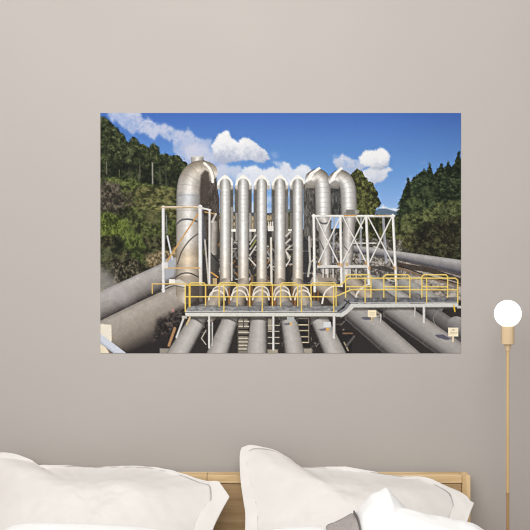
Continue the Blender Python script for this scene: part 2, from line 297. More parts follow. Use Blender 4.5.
    for i, (cx, r) in enumerate(V):
        for side, dk in ((1, 84), (-1, 96)) if i in (0, 1, 2) else ((-1, 84), (1, 104)):
            if (i, side) in ((0, -1), (2, 1), (4, 1)): continue
            x = cx + side * (r + 1.4)
            stroke([(x, 186), (x, 236)], 3, (dk, dk * .96, dk * .9))
            stroke([(x, 208 if i == 0 else 214), (x, 240)], 2.4, (160, 156, 150), .8 if i < 2 else .3)
        put_pts = curve([(cx - 8, 188.5), (cx - 7.6, 182.5), (cx - 4.2, 177.8), (cx, 175), (cx + 4.2, 177.8), (cx + 7.6, 182.5), (cx + 8, 188.5)])
        poly(put_pts, (238, 236, 230))
        poly([(cx - 8, 186.5), (cx - 5, 184), (cx - 5, 190), (cx - 7.4, 190)], (176, 170, 162), .8, .3)
        poly([(cx + 8, 186.5), (cx + 5, 184), (cx + 5, 190), (cx + 7.4, 190)], (168, 162, 154), .8, .3)
        tube([(cx, 178.6 + r, r), (cx, 286, r)], vp, rings=[4, 8, 11, 15, 20, 28, 36], ringcol=(150, 147, 142), ringa=.35, flip=-1, dirt=.08, tint=vtint)
    stroke([(234.5, 188), (235.5, 232)], .8, (70, 66, 64), .5)
    for x0, x1 in ((268, 273), (287, 291)): rect(x0, 196, x1, 212, (128, 160, 205), .35, 1.2)
    rect(231.5, 229, 236, 231.5, (226, 222, 214)); rect(249.5, 229, 256, 231.5, (222, 218, 210)); rect(268, 226, 273.5, 231, (214, 210, 204))
    for x in (268.6, 270.6, 272.6): stroke([(x, 222), (x, 229)], .9, (222, 220, 214))
    rect(288, 229, 292, 231, (205, 202, 196))
    stroke([(271, 238), (271.5, 284)], 2, (205, 199, 188)); stroke([(231.8, 238), (231.8, 280)], 1.6, (200, 196, 188))
    for y in (238, 243, 249): stroke([(250, y + 6), (256, y - 3)], 1.3, (196, 192, 186))
    stroke([(251, 247), (256, 240)], 1.2, (128, 134, 66)); stroke([(249, 258), (255.5, 265)], 1.4, (196, 190, 182))
    for y in (234, 241, 248): stroke([(286, y + 2), (290, y - 2)], 1.8, (190, 184, 176))
    stroke([(286, 252), (290, 259), (286, 266)], 1, (214, 206, 196))
    rect(286.5, 266, 291.5, 284, (44, 42, 42), .85); rect(303.5, 234, 308, 284, (50, 50, 54), .7)
    stroke([(309, 236), (310, 262), (308, 276)], 2, (178, 174, 168))
    # dark steel behind the two wide risers
    poly([(303.5, 186), (308, 180), (318, 185), (316, 236), (304, 236)], (84, 80, 76))
    leaves([(303.5, 184), (316, 184), (316, 236), (304, 236)], (62, 59, 56), (92, 88, 84), (130, 125, 120), 5, 740, .4, .75, .5, 0, .16)
    poly([(330, 186), (342, 184), (341, 216), (330, 216)], (66, 66, 66))
    leaves([(330, 184), (342, 184), (341, 216), (330, 216)], (52, 54, 53), (84, 83, 82), (124, 121, 118), 5, 745, .4, .75, .5, 0, .16)
    def wide(nk, caps):
        tube(nk, vp, rings=[4, 9, 14, 19, 24, 29, 34, 39, 44], ringcol=(134, 131, 127), ringa=.4, flip=-1, dirt=.08, tint=lambda c, x, y, s: c * (1 - np.clip((184 - y) / 14, 0, 1)[..., None] * np.array([.12, .15, .2])))
        poly(caps, (240, 238, 232))
    wide(curve([(312, 178.5, 7), (317, 176.4, 7.6), (321, 179, 7.9), (322.6, 187, 7.9), (323, 200, 7.8)]) + [(323.6, 226, 7.6)],
         [(306, 180), (310, 173), (319, 167), (321, 168.5), (314, 173.5), (310, 181.5), (306, 182.5)])
    poly([(305, 183), (311, 180), (316, 184), (314, 188), (305, 188)], (150, 144, 136), .8, .4)
    wide(curve([(335, 179.5, 7), (340, 177.4, 7.6), (345, 181, 7.9), (347.8, 189, 8), (348.6, 200, 7.9)]) + [(349, 218, 7.8)],
         [(330, 180), (334, 173), (341, 167), (343, 168.5), (337, 174), (333.5, 181), (330.5, 182.5)])
    poly([(330, 183), (335, 180), (340, 184), (338, 189), (330, 188)], (140, 136, 130), .8, .4)
    lo = [(-1, (112, 108, 104)), (-.5, (176, 172, 167)), (0, (214, 211, 206)), (.5, (160, 155, 150)), (1, (92, 88, 85))]
    tube([(324.5, 224, 6.4), (326, 268, 6)], lo, flip=-1); tube([(349.5, 216, 6.3), (347, 262, 5.4), (346, 276, 5.4)], lo, flip=-1)
    stroke(curve([(318, 221.5), (324, 223.6), (331, 221.5)]), 1.8, (98, 97, 98))
    rect(345.8, 209.6, 354.8, 215.5, (112, 110, 104), .9, .3); rect(354.6, 210, 358.6, 214, (158, 160, 152), .85, .3)
    stroke([(319.4, 240), (324, 250)], 1, (96, 96, 100)); stroke([(344, 246), (349, 252)], 1, (96, 96, 100))
    # ------------------------------------------------------------ lower bends behind the walkway
    kp = [(-1, (112, 102, 92)), (-.5, (160, 149, 136)), (0, (180, 168, 153)), (.5, (148, 137, 124)), (1, (84, 76, 68))]
    rect(186, 284, 345, 307, (62, 55, 50), .8)
    for x in (206, 229, 248.5, 252, 271, 275, 292, 295, 314, 318): stroke([(x, 287), (x, 306)], 2, (150, 98, 52) if x % 2 else (120, 84, 52), .8)
    for x in (231.5, 270, 290.5, 311): stroke([(x, 292), (x, 306)], 1.7, (30, 28, 28), .8)
    for (cx, r), lx in zip(V, low):
        tube([(cx, 284, r + .6), (lx + .4 * (cx - lx), 293, 6.8), (lx, 301, 7.3), (lx - (cx - lx) * .45, 314, 7.6)], kp, flip=-1)
        for dy, w, g in ((0, 1.3, 220), (4.4, 1.6, 226)):
            mx = lx + (cx - lx) * (.5 - dy * .06)
            stroke(curve([(mx - 8.2, 295 + dy), (mx - 6, 288.6 + dy), (mx, 285.6 + dy), (mx + 6, 288.6 + dy), (mx + 8.2, 295 + dy)]), w, (g, g * .965, g * .91), .9)
    tube([(318, 281, 7), (331, 291, 8), (350, 310, 8.5)], kp, flip=-1)
    stroke(curve([(322, 303), (325, 292), (333, 286), (342, 286)]), 1.6, (222, 214, 203))
    poly([(318, 274), (334, 274), (337, 281), (318, 281)], (150, 139, 126), .9, .4)
    tube([(349, 281, 5), (364, 283, 5)], kp, flip=-1)
    tube([(372, 283, 8.5), (404, 302, 9.5)], [(-1, (120, 117, 113)), (-.5, (168, 165, 161)), (0, (156, 153, 149)), (.6, (112, 109, 106)), (1, (70, 67, 66))])
    tube([(356, 284, 7), (380, 306, 8.5)], kp, flip=-1)
    stroke(curve([(355, 302), (357, 293), (364, 286), (369, 284)]), 1.6, (216, 209, 198))
    tube([(404, 284, 7), (436, 304, 8.5)], [(-1, (140, 137, 130)), (-.5, (160, 158, 150)), (0, (148, 146, 140)), (.6, (118, 115, 110)), (1, (92, 89, 86))])
    # ------------------------------------------------------------ white lattice stand
    wt = (224, 222, 217)
    for a, b in [((312.5, 215.8), (394, 215.8))]:
        stroke([a, b], 1.9, wt); stroke([(a[0], 217.2), (b[0], 217.2)], .8, (150, 148, 146), .7)
    stroke([(344, 215.6), (356, 215.6)], 1.1, (200, 150, 84)); stroke([(374, 215.6), (389, 215.6)], .9, (196, 160, 110), .8)
    for a, b, w in [((383, 218), (386, 262), 2.6), ((361, 218), (360, 262), 2), ((334, 218), (333, 262), 1.8)]: stroke([a, b], w, (158, 160, 168), .85)
    for a, b in [((316, 217), (338, 262)), ((340, 217), (318.5, 262)), ((343, 217), (366, 262)), ((365, 217), (342, 263)), ((368, 217), (394, 266)), ((391.5, 217), (369.5, 262)), ((331, 217), (325, 230)), ((356, 217), (362, 228))]:
        stroke([a, b], 1.35, wt, .92); stroke([(a[0] + .8, a[1]), (b[0] + .8, b[1])], .5, (120, 118, 118), .6)
    for a, b, w in [((313.6, 215), (314.6, 291), 2.4), ((340.2, 216), (341.4, 285), 2.4), ((366, 216), (368.8, 284), 2.4), ((392.6, 215), (396, 285), 2.4)]:
        stroke([a, b], w, wt); stroke([(a[0] + 1.3, a[1] + 3), (b[0] + 1.3, b[1])], .7, (148, 148, 150), .7)
    for x0, x1 in ((318, 340), (345, 366)): stroke([(x0, 266.4), (x1, 266.2)], 2.6, (206, 204, 200)); stroke([(x0, 268.2), (x1, 268)], .8, (92, 88, 84))
    stroke([(347, 243), (376, 243)], 1, (200, 198, 194))
    for x in (323, 327.5, 333, 350, 356): stroke([(x, 269), (x, 277)], 1.2, (200, 196, 190), .9); stroke([(x + 1.6, 269), (x + 1.6, 277)], 1, (64, 60, 58), .8)
    for x, y in [(319.5, 264), (338.6, 264), (341.5, 265), (347, 264), (366, 263), (369.5, 268), (394.5, 268)]: rect(x - 1, y - 1.8, x + 1, y + 1.8, (196, 148, 88), .8, .4)
    # ------------------------------------------------------------ pipes in front, under the walkway
    for q in range(90):
        x = rs.uniform(196, 345); y = rs.uniform(317, 353); L = rs.uniform(1.5, 6); a = rs.choice([0, 1.57, 1.1, -.8]); g = rs.uniform(30, 150)
        stroke([(x, y), (x + L * np.cos(a), y + L * np.sin(a))], rs.uniform(.6, 1.5), (g, g * .94, g * .86), .7)
    rect(238, 318, 248, 353, (150, 142, 128), .75, .6)
    for y in (329, 334.8): stroke([(238.5, y), (248.5, y)], 1.6, (34, 32, 30))
    for y in (321, 326, 332, 338, 341.5, 345, 348.5): stroke([(238.5, y), (248.5, y)], 1.2, (192, 183, 164)); stroke([(238.5, y + 1.3), (248.5, y + 1.3)], .8, (82, 76, 70))
    stroke([(238, 316), (238, 353)], 1, (70, 66, 60)); stroke([(243.5, 318), (243.5, 327)], 1, (66, 62, 58))
    rect(266, 317, 279, 350, (50, 46, 44), .8); rect(268, 318, 272, 330, (178, 168, 150), .8, .4)
    for y in (325, 331, 337, 343): stroke([(268, y), (279, y)], .9, (188, 180, 164), .9)
    rect(266.5, 349, 278, 356, (168, 158, 140), .9, .3); rect(298, 348, 312, 356, (168, 160, 146), .9, .6)
    rect(297, 316, 310, 346, (36, 34, 34), .9)
    for y in (318, 324.5, 330.2, 336.3, 342): stroke([(298.5, y), (308.5, y)], 1, (190, 176, 150))
    stroke([(308.6, 318), (308.6, 342)], .8, (140, 130, 112))
    rect(338, 330, 352, 356, (34, 32, 33), .8); stroke([(343, 333), (352, 333)], 1.5, (120, 92, 68)); stroke([(344, 342), (348, 350)], 1.4, (150, 140, 116)); stroke([(346, 346), (354, 336)], 2, (84, 80, 78))
    bp = [(-1, (94, 90, 87)), (-.88, (140, 136, 131)), (-.5, (166, 161, 156)), (0, (184, 180, 176)), (.45, (170, 166, 162)), (.75, (134, 130, 126)), (.92, (74, 70, 68)), (1, (50, 47, 46))]
    def front(a, b, ra, rb, mirror=1, shade=1.0, stops=bp, mark=16):
        dx, dy = b[0] - a[0], b[1] - a[1]; L = (dx * dx + dy * dy)**.5; ux, uy = dx / L, dy / L
        tube([(a[0] - ux * 14, a[1] - uy * 14, ra * .95), (a[0], a[1], ra * .97)], [(s, tuple(v * .72 for v in c)) for s, c in stops], flip=-1 * mirror)
        tube([(a[0], a[1], ra), (b[0], b[1], rb), (b[0] + ux * 20, b[1] + uy * 20, rb)], [(s, tuple(v * shade for v in c)) for s, c in stops], rings=[(mark, .5)], ringcol=(196, 192, 188), ringa=.4, flip=-1 * mirror, dirt=.07,
             clip=lambda x, y: ((x - a[0]) * ux + (y - a[1]) * uy > -1.5 - .25 * ra * np.sqrt(np.clip(1 - (((x - a[0]) * uy - (y - a[1]) * ux) / ra)**2, 0, 1))))
        q = np.linspace(-1, 1, 13)
        stroke([(a[0] - uy * k * ra - ux * (2 + .3 * ra * (1 - k * k)**.5), a[1] + ux * k * ra - uy * (2 + .3 * ra * (1 - k * k)**.5)) for k in q], 1.8, (92, 87, 82), .85)
    front((195.5, 324), (178, 354), 8.8, 10.4); front((229, 323), (217.3, 354), 8.3, 10.4)
    front((258.6, 323), (257, 354), 8.4, 10.6); front((289, 322.5), (294.5, 354), 8.4, 10, -1); front((320, 321.5), (335, 354), 9, 10.6, -1)
    dpf = [(-1, (84, 81, 80)), (-.8, (62, 58, 58)), (-.6, (104, 100, 98)), (-.2, (146, 142, 140)), (.3, (164, 160, 157)), (.7, (162, 157, 153)), (1, (128, 123, 119))]
    tube([(416, 300, 7), (436, 318, 8.8), (458, 334, 10)], [(-1, (104, 100, 98)), (-.6, (122, 118, 116)), (0, (98, 94, 93)), (.5, (66, 63, 63)), (1, (36, 34, 35))])
    tube([(456, 325, 9), (476, 336, 10)], [(-1, (156, 152, 150)), (-.4, (146, 142, 141)), (.3, (118, 114, 114)), (1, (60, 58, 58))])
    stroke(curve([(436, 326), (433, 318), (438, 310.5)]), .9, (140, 136, 132), .7)
    stroke([(445, 336), (470, 352)], 3, (46, 42, 42), .8); stroke([(447, 338), (466, 348)], 1.4, (128, 110, 92), .8)
    front((392, 308), (457, 354), 11.4, 12, -1, stops=[(-t, c) for t, c in dpf][::-1], mark=44)
    front((355, 312), (402, 353), 12, 12.2, -1, stops=[(-t, c) for t, c in dpf][::-1], mark=40)
    stroke([(398, 341), (412, 356)], .8, (200, 196, 190), .25)
    # ------------------------------------------------------------ walkway
    rect(186, 316, 340, 319, (70, 66, 62), .7, .6); poly([(352, 307), (458, 306), (458, 309), (352, 310)], (66, 63, 60), .7, .5)
    poly([(189, 305.4), (342, 305.4), (342, 311.6), (185.4, 311.6)], (134, 134, 134))
    leaves([(189, 305.4), (342, 305.4), (342, 311.2), (185.4, 311.2)], (112, 112, 113), (134, 134, 134), (164, 163, 161), 1.6, 800, .1, .8, 0, .1, 3)
    stroke([(189, 305.6), (342, 305.6)], .7, (92, 90, 88)); stroke([(260.4, 306), (260.4, 311)], .7, (84, 82, 80))
    stroke([(185.4, 311.2), (341, 311.2)], .9, (190, 190, 188)); stroke([(185.4, 312.2), (340, 312.2)], .8, (104, 104, 106))
    poly([(185, 312.6), (340, 312.6), (340, 316), (186, 316)], (206, 204, 197)); stroke([(187, 316.2), (340, 316.2)], .7, (112, 108, 102))
    poly([(350, 297.4), (458, 297), (458, 302), (350, 302)], (106, 106, 109))
    leaves([(350, 297.4), (458, 297), (458, 301.6), (350, 301.6)], (86, 86, 89), (106, 106, 109), (132, 132, 134), 1.6, 810, .1, .8, 0, .1, 3)
    poly([(337, 307), (349, 298), (356, 302.6), (347, 311), (341, 318), (337, 314)], (122, 123, 126)); stroke([(338, 311), (344, 306), (349, 300)], 1.2, (54, 52, 54))
    stroke([(344, 299.5), (350, 303.4)], 1.2, (60, 58, 58)); stroke([(341.5, 308.5), (344, 306.8)], 1.6, (40, 39, 40))
    poly([(336, 312.6), (341, 312.8), (346, 309.4), (351, 303.4), (458, 303), (458, 306.6), (354, 307.2), (347, 313.4), (343, 316.2), (336, 316.2)], (200, 200, 196))
    stroke([(350, 302.4), (458, 302)], .8, (172, 172, 172)); stroke([(354, 307.4), (458, 306.9)], .7, (112, 108, 104))
    for x, y0, y1, w in [(209.3, 316, 347, 2.2), (212.4, 322, 345, 1.1), (273.4, 316, 349, 2.3), (334, 316, 337, 2.7), (423.8, 306.5, 321.5, 2.6), (414.8, 306.5, 316, 1.2), (380.6, 314, 322, 1.1)]:
        stroke([(x, y0), (x, y1)], w, (208, 206, 202)); stroke([(x + w * .42, y0), (x + w * .42, y1)], .6, (128, 126, 124))
    stroke([(376, 315.6), (381, 315.6)], .8, (190, 186, 180)); stroke([(184, 317), (176.6, 337)], 1.9, (196, 194, 192)); rect(182, 315.6, 187, 318, (176, 170, 162))
    stroke([(190, 317), (187, 324)], 1.8, (196, 172, 130)); stroke([(206, 330), (201.5, 338), (206, 344)], 1, (170, 164, 156)); rect(457, 305.6, 462, 308, (186, 184, 180))
    # ------------------------------------------------------------ yellow hand rails
    ye = (232, 206, 114); yd = (176, 146, 62)
    def rail(pts, w=1.25, c=ye): stroke(pts, w * .86, c, .95); stroke([(x + .45, y + .55) for x, y in pts], .5, yd, .6)
    rail([(152.4, 293), (152.4, 283.6), (186, 283.4)], 1.2, (214, 184, 118))
    rail([(185.4, 311), (185.4, 284.8), (340, 284.8), (348, 278), (455, 277.9), (457.4, 280), (457.4, 302)], 1.5)
    rail([(185.4, 296.4), (335, 296.4), (351, 289.4), (457, 289.4)], 1.3)
    for x0, x1 in ((189.6, 205.6), (219.2, 237.2), (249.8, 272.5), (280.6, 297.6), (311, 336)):
        rail([(x0, 306), (x0, 284.4), (x0 + 1.6, 282.6), (x1 - 1.6, 282.6), (x1, 284.4), (x1, 305.4)], 1.25)
    for x in (224, 262.3, 301.4, 333.6): rail([(x, 284.6), (x, 311.4)], 1.3)
    stroke([(189.7, 284), (189.7, 306)], 2, (222, 186, 76))
    for x0, x1 in ((345.5, 370.8), (383.6, 409.6), (421.6, 447.4)):
        rail([(x0, 286.4), (x0, 276.4), (x0 + 1.8, 274.5), (x1 - 1.8, 274.5), (x1, 276.4), (x1, 286.4), (x0, 286.4)], 1.35)
        rail([(x0, 286), (x0, 297)], 1.3); rail([(x1, 286), (x1, 297)], 1.3)
    for x in (365, 395.8, 426.4): rail([(x, 278), (x, 302)], 1.25)
    stroke([(453.4, 305), (454.6, 311)], 1.4, (214, 180, 60))
    # ------------------------------------------------------------ small plates on the pipes
    poly([(360.5, 317), (371, 316), (373, 319.5), (364, 319.4)], (82, 82, 94), .9, .3); stroke([(371.5, 317), (371.5, 320)], 1.6, (206, 176, 130))
    rect(367.6, 309.8, 376.2, 316.8, (234, 221, 190)); stroke([(370, 312.4), (374, 312.4)], .6, (196, 180, 150)); stroke([(370.6, 314.4), (374, 314.4)], .6, (200, 186, 158))
    poly([(434.6, 334.4), (443, 334), (451, 338.6), (446, 339.6), (437, 337)], (84, 84, 98), .95, .3); stroke([(452.8, 336), (452.6, 341)], 1.5, (226, 208, 176))
    rect(448, 327.2, 458, 336, (234, 222, 194)); stroke([(452, 329.6), (454, 329.6)], .9, (164, 160, 152))
    for x in (450.4, 453, 455.6): stroke([(x, 332.6), (x + 1.4, 332.6)], 1, (192, 174, 148))
    poly([(283.5, 323.4), (290, 322.2), (291, 324.2), (285, 324.8)], (92, 90, 96), .9, .3); rect(287, 316.6, 294.2, 321, (168, 172, 170)); rect(289.6, 322.2, 292, 324.8, (214, 168, 96), 1, .3); stroke([(295.4, 317), (296.4, 321)], 1, (36, 34, 34))
    poly([(318, 329), (326, 327.4), (328, 329.6), (321, 330.6)], (104, 102, 110), .9, .3); rect(323.4, 321.4, 330.6, 327, (206, 208, 210)); rect(326, 327.6, 329, 330.4, (216, 164, 88), 1, .3)
    # the print is crisp and has a fine photographic grain
    fine = (noise(1.1, 1.1, 990) + noise(.7, .7, 991) - 1) * 13
    busy = np.clip(np.abs(img - blur(img, 2.2)).mean(-1) / 14, .12, 1)
    img += (fine * busy)[..., None]
    img += .38 * (img - blur(img, .6)) + .12 * (img - blur(img, 3))
    out = img.reshape(H // 2, 2, W // 2, 2, 3).mean((1, 3))
    out = out + 7 * np.clip(1 - out / 200, 0, 1)
    return np.clip(out, 0, 255)
import bpy, bmesh, math, random
from mathutils import Vector, noise as mnoise
col = bpy.context.scene.collection
CAM_D, CAM_Z, FPX = 3.2, 1.4, 969.7
def P(px, py, y):
    d = CAM_D + y
    return Vector(((px - 265) * d / FPX, y, CAM_Z - (py - 265) * d / FPX))
def lin(c): return tuple(((v / 255) / 12.92 if v / 255 <= .04045 else ((v / 255 + .055) / 1.055)**2.4) for v in c)

# ---------------------------------------------------------------- materials
def material(name, rough=.7):
    m = bpy.data.materials.new(name); m.use_nodes = True
    n = m.node_tree.nodes; b = n['Principled BSDF']; b.inputs['Roughness'].default_value = rough
    b.inputs['Specular IOR Level'].default_value = .25
    return m, n, m.node_tree.links, b
def noise_mix(m, n, l, b, c0, c1, scale, stretch=(1, 1, 1), bump=0.0, detail=5, dist=.002, lo=.35, hi=.65):
    tc = n.new('ShaderNodeTexCoord'); mp = n.new('ShaderNodeMapping'); nz = n.new('ShaderNodeTexNoise'); cr = n.new('ShaderNodeValToRGB')
    mp.inputs['Scale'].default_value = stretch; nz.inputs['Scale'].default_value = scale; nz.inputs['Detail'].default_value = detail
    l.new(tc.outputs['Object'], mp.inputs['Vector']); l.new(mp.outputs['Vector'], nz.inputs['Vector']); l.new(nz.outputs['Fac'], cr.inputs['Fac'])
    cr.color_ramp.elements[0].color = (*c0, 1); cr.color_ramp.elements[1].color = (*c1, 1)
    cr.color_ramp.elements[0].position = lo; cr.color_ramp.elements[1].position = hi
    l.new(cr.outputs['Color'], b.inputs['Base Color'])
    if bump:
        bp = n.new('ShaderNodeBump'); bp.inputs['Strength'].default_value = bump; bp.inputs['Distance'].default_value = dist
        l.new(nz.outputs['Fac'], bp.inputs['Height']); l.new(bp.outputs['Normal'], b.inputs['Normal'])
    return nz
def wood(name, dark, mid, light, along='X'):
    m, n, l, b = material(name, .75)
    tc = n.new('ShaderNodeTexCoord'); mp = n.new('ShaderNodeMapping')
    mp.inputs['Scale'].default_value = (1.6, 26, 26) if along == 'X' else (26, 26, 1.6)
    nz = n.new('ShaderNodeTexNoise'); nz.inputs['Scale'].default_value = 2.2; nz.inputs['Detail'].default_value = 8; nz.inputs['Distortion'].default_value = .6
    n2 = n.new('ShaderNodeTexNoise'); n2.inputs['Scale'].default_value = 3.0; n2.inputs['Detail'].default_value = 3
    cr = n.new('ShaderNodeValToRGB'); e = cr.color_ramp.elements
    e[0].color = (*dark, 1); e[0].position = .28; e[1].color = (*light, 1); e[1].position = .72
    k = e.new(.5); k.color = (*mid, 1)
    ad = n.new('ShaderNodeMath'); ad.operation = 'MULTIPLY_ADD'; ad.inputs[1].default_value = .35; 
    sb = n.new('ShaderNodeMath'); sb.operation = 'SUBTRACT'; sb.inputs[1].default_value = .17
    l.new(tc.outputs['Object'], mp.inputs['Vector']); l.new(mp.outputs['Vector'], nz.inputs['Vector']); l.new(tc.outputs['Object'], n2.inputs['Vector'])
    l.new(n2.outputs['Fac'], ad.inputs[0]); l.new(nz.outputs['Fac'], ad.inputs[2]); l.new(ad.outputs[0], sb.inputs[0]); l.new(sb.outputs[0], cr.inputs['Fac'])
    l.new(cr.outputs['Color'], b.inputs['Base Color'])
    bp = n.new('ShaderNodeBump'); bp.inputs['Strength'].default_value = .25; bp.inputs['Distance'].default_value = .001
    l.new(nz.outputs['Fac'], bp.inputs['Height']); l.new(bp.outputs['Normal'], b.inputs['Normal'])
    return m
def plain(name, c0, c1, scale, rough=.8, **k):
    m, n, l, b = material(name, rough); noise_mix(m, n, l, b, c0, c1, scale, **k); return m
def scale3(c, f): return tuple(v * f for v in c)
WALL_C = (.430, .402, .377)
M_wall = plain('painted plaster', scale3(WALL_C, .985), scale3(WALL_C, 1.015), 1.6, .85)
M_trim = plain('white skirting paint', (.68, .66, .63), (.72, .70, .67), 4, .5)
M_floor = wood('oak floor', (.30, .21, .13), (.42, .30, .19), (.52, .39, .26))
M_oak = wood('oak', (.50, .335, .165), (.70, .50, .27), (.80, .60, .36))
M_panel_shaded = wood('oak panel shade-darkened', (.29, .175, .085), (.41, .27, .14), (.50, .345, .19))  # same oak as the rail, darkened to mimic shade between the pillows
M_oakv = wood('oak upright', (.50, .335, .165), (.70, .50, .27), (.80, .60, .36), 'Z')
M_pole = wood('varnished beech', (.50, .33, .15), (.57, .39, .19), (.63, .45, .24), 'Z')
M_pole2 = wood('darker varnished beech', (.33, .19, .08), (.38, .225, .10), (.43, .26, .12), 'Z')
M_socket = wood('pale beech', (.52, .38, .22), (.60, .45, .275), (.66, .51, .33), 'Z')
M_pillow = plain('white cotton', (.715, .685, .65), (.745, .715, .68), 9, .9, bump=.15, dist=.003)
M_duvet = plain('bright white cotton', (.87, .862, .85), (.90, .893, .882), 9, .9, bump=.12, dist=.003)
M_matt = plain('mattress ticking', (.78, .76, .73), (.82, .80, .77), 30, .9)
m, n, l, b = material('grey wool', .95)
noise_mix(m, n, l, b, (.30, .265, .25), (.46, .415, .395), 240, (1, 1, 1), .5, 3, .002, .3, .7); M_throw = m
M_band = plain('dark grey hem', (.13, .115, .112), (.18, .16, .158), 160, .95)  # darker strip along the right edge of the throw
m, n, l, b = material('opal glass', .3)
b.inputs['Base Color'].default_value = (.95, .94, .92, 1); b.inputs['Emission Color'].default_value = (1, .97, .93, 1); b.inputs['Emission Strength'].default_value = .95; M_bulb = m
m, n, l, b = material('printed vinyl', .8)
at = n.new('ShaderNodeAttribute'); at.attribute_name = 'print'; l.new(at.outputs['Color'], b.inputs['Base Color']); b.inputs['Specular IOR Level'].default_value = .1; M_print = m

# ---------------------------------------------------------------- object helpers
def link(name, me, mat, parent=None):
    o = bpy.data.objects.new(name, me); col.objects.link(o)
    if mat: me.materials.append(mat)
    if parent: o.parent = parent
    return o
def obj(name, bm, mat, parent=None, smooth=False):
    bmesh.ops.recalc_face_normals(bm, faces=bm.faces)
    me = bpy.data.meshes.new(name); bm.to_mesh(me); bm.free()
    if smooth:
        for p in me.polygons: p.use_smooth = True
    return link(name, me, mat, parent)
def tag(o, label, cat, group=None):
    o['label'] = label; o['category'] = cat
    if group: o['group'] = group
    return o
def thing(name, loc, label, cat, group=None):
    o = bpy.data.objects.new(name, None); col.objects.link(o); o.location = loc; o.empty_display_size = .1
    return tag(o, label, cat, group)
def struct(o): o['kind'] = 'structure'; return o
def box_bm(x0, x1, y0, y1, z0, z1, bev=0.0, seg=2, cuts=0):
    bm = bmesh.new(); bmesh.ops.create_cube(bm, size=1)
    for v in bm.verts: v.co = Vector(((x0 + x1) / 2 + v.co.x * (x1 - x0), (y0 + y1) / 2 + v.co.y * (y1 - y0), (z0 + z1) / 2 + v.co.z * (z1 - z0)))
    if bev: bmesh.ops.bevel(bm, geom=bm.edges[:], offset=bev, segments=seg, affect='EDGES', profile=.5)
    return bm
def lathe_bm(prof, n=48):
    bm = bmesh.new(); rings = []
    for r, z in prof:
        rings.append([bm.verts.new((0, 0, z))] if r < 1e-6 else [bm.verts.new((r * math.cos(2 * math.pi * k / n), r * math.sin(2 * math.pi * k / n), z)) for k in range(n)])
    for a, c in zip(rings[:-1], rings[1:]):
        for k in range(n):
            k2 = (k + 1) % n
            if len(a) == 1: bm.faces.new((a[0], c[k2], c[k]))
            elif len(c) == 1: bm.faces.new((a[k], a[k2], c[0]))
            else: bm.faces.new((a[k], a[k2], c[k2], c[k]))
    return bm
def at(o, root):   # a part built in world coordinates, now under its thing
    o.parent = root; o.matrix_parent_inverse = root.matrix_basis.inverted() if False else o.matrix_parent_inverse
    for v in o.data.vertices: v.co -= root.location
    return o

# ---------------------------------------------------------------- the room
struct(obj('wall_back', box_bm(-3.2, 3.2, 0, .12, 0, 3.0), M_wall))
struct(obj('floor', box_bm(-3.2, 3.2, -5.5, .12, -.06, 0), M_floor))
struct(obj('baseboard_back', box_bm(-3.2, 3.2, -.016, 0, 0, .09, .004), M_trim))

# ---------------------------------------------------------------- poster
def build_poster():
    pic = paint_print()
    h, w = pic.shape[:2]
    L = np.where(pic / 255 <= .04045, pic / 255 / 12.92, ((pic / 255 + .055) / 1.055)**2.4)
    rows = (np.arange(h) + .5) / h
    L = L / np.interp(rows, *PRINT_LIGHT)[:, None, None]  # wall light falloff compensated in the print colour, lighter lower down
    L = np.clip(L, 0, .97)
    a = P(PX0, PY0, -.002); c = P(PX1, PY1, -.002)
    xs = np.linspace(a.x, c.x, w); zs = np.linspace(a.z, c.z, h)
    co = np.zeros((h, w, 3), np.float32); co[..., 0] = xs[None]; co[..., 1] = -.002; co[..., 2] = zs[:, None]
    org = Vector(((a.x + c.x) / 2, 0, c.z))
    co -= np.array(org, np.float32)
    idx = np.arange(h * w).reshape(h, w)
    q = np.stack([idx[:-1, :-1], idx[1:, :-1], idx[1:, 1:], idx[:-1, 1:]], -1).reshape(-1, 4)
    # the back of the sheet and its cut edge
    rim = np.concatenate([idx[0, :-1], idx[:-1, -1], idx[-1, :0:-1], idx[:0:-1, 0]])
    bco = co.reshape(-1, 3)[rim].copy(); bco[:, 1] = -.0002
    nb = len(rim); bi = h * w + np.arange(nb)
    side = np.stack([rim, np.roll(rim, -1), np.roll(bi, -1), bi], -1)
    verts = np.concatenate([co.reshape(-1, 3), bco]); faces = np.concatenate([q, side])
    me = bpy.data.meshes.new('wall_poster')
    me.vertices.add(len(verts)); me.vertices.foreach_set('co', verts.ravel())
    me.loops.add(faces.size); me.loops.foreach_set('vertex_index', faces.ravel().astype(np.int32))
    me.polygons.add(len(faces)); me.polygons.foreach_set('loop_start', np.arange(0, faces.size, 4, dtype=np.int32))
    me.update(calc_edges=True); me.validate()
    att = me.color_attributes.new('print', 'FLOAT_COLOR', 'POINT')
    rgba = np.ones((len(verts), 4), np.float32); rgba[:h * w, :3] = L.reshape(-1, 3); rgba[h * w:, :3] = (.62, .55, .47)
    att.data.foreach_set('color', rgba.ravel())
    o = link('wall_poster', me, M_print); o.location = org
    tag(o, 'large unframed photo poster of silver industrial pipes under blue sky on the wall', 'poster')
PRINT_LIGHT = ([0, 1], [1.28, 1.08])
build_poster()

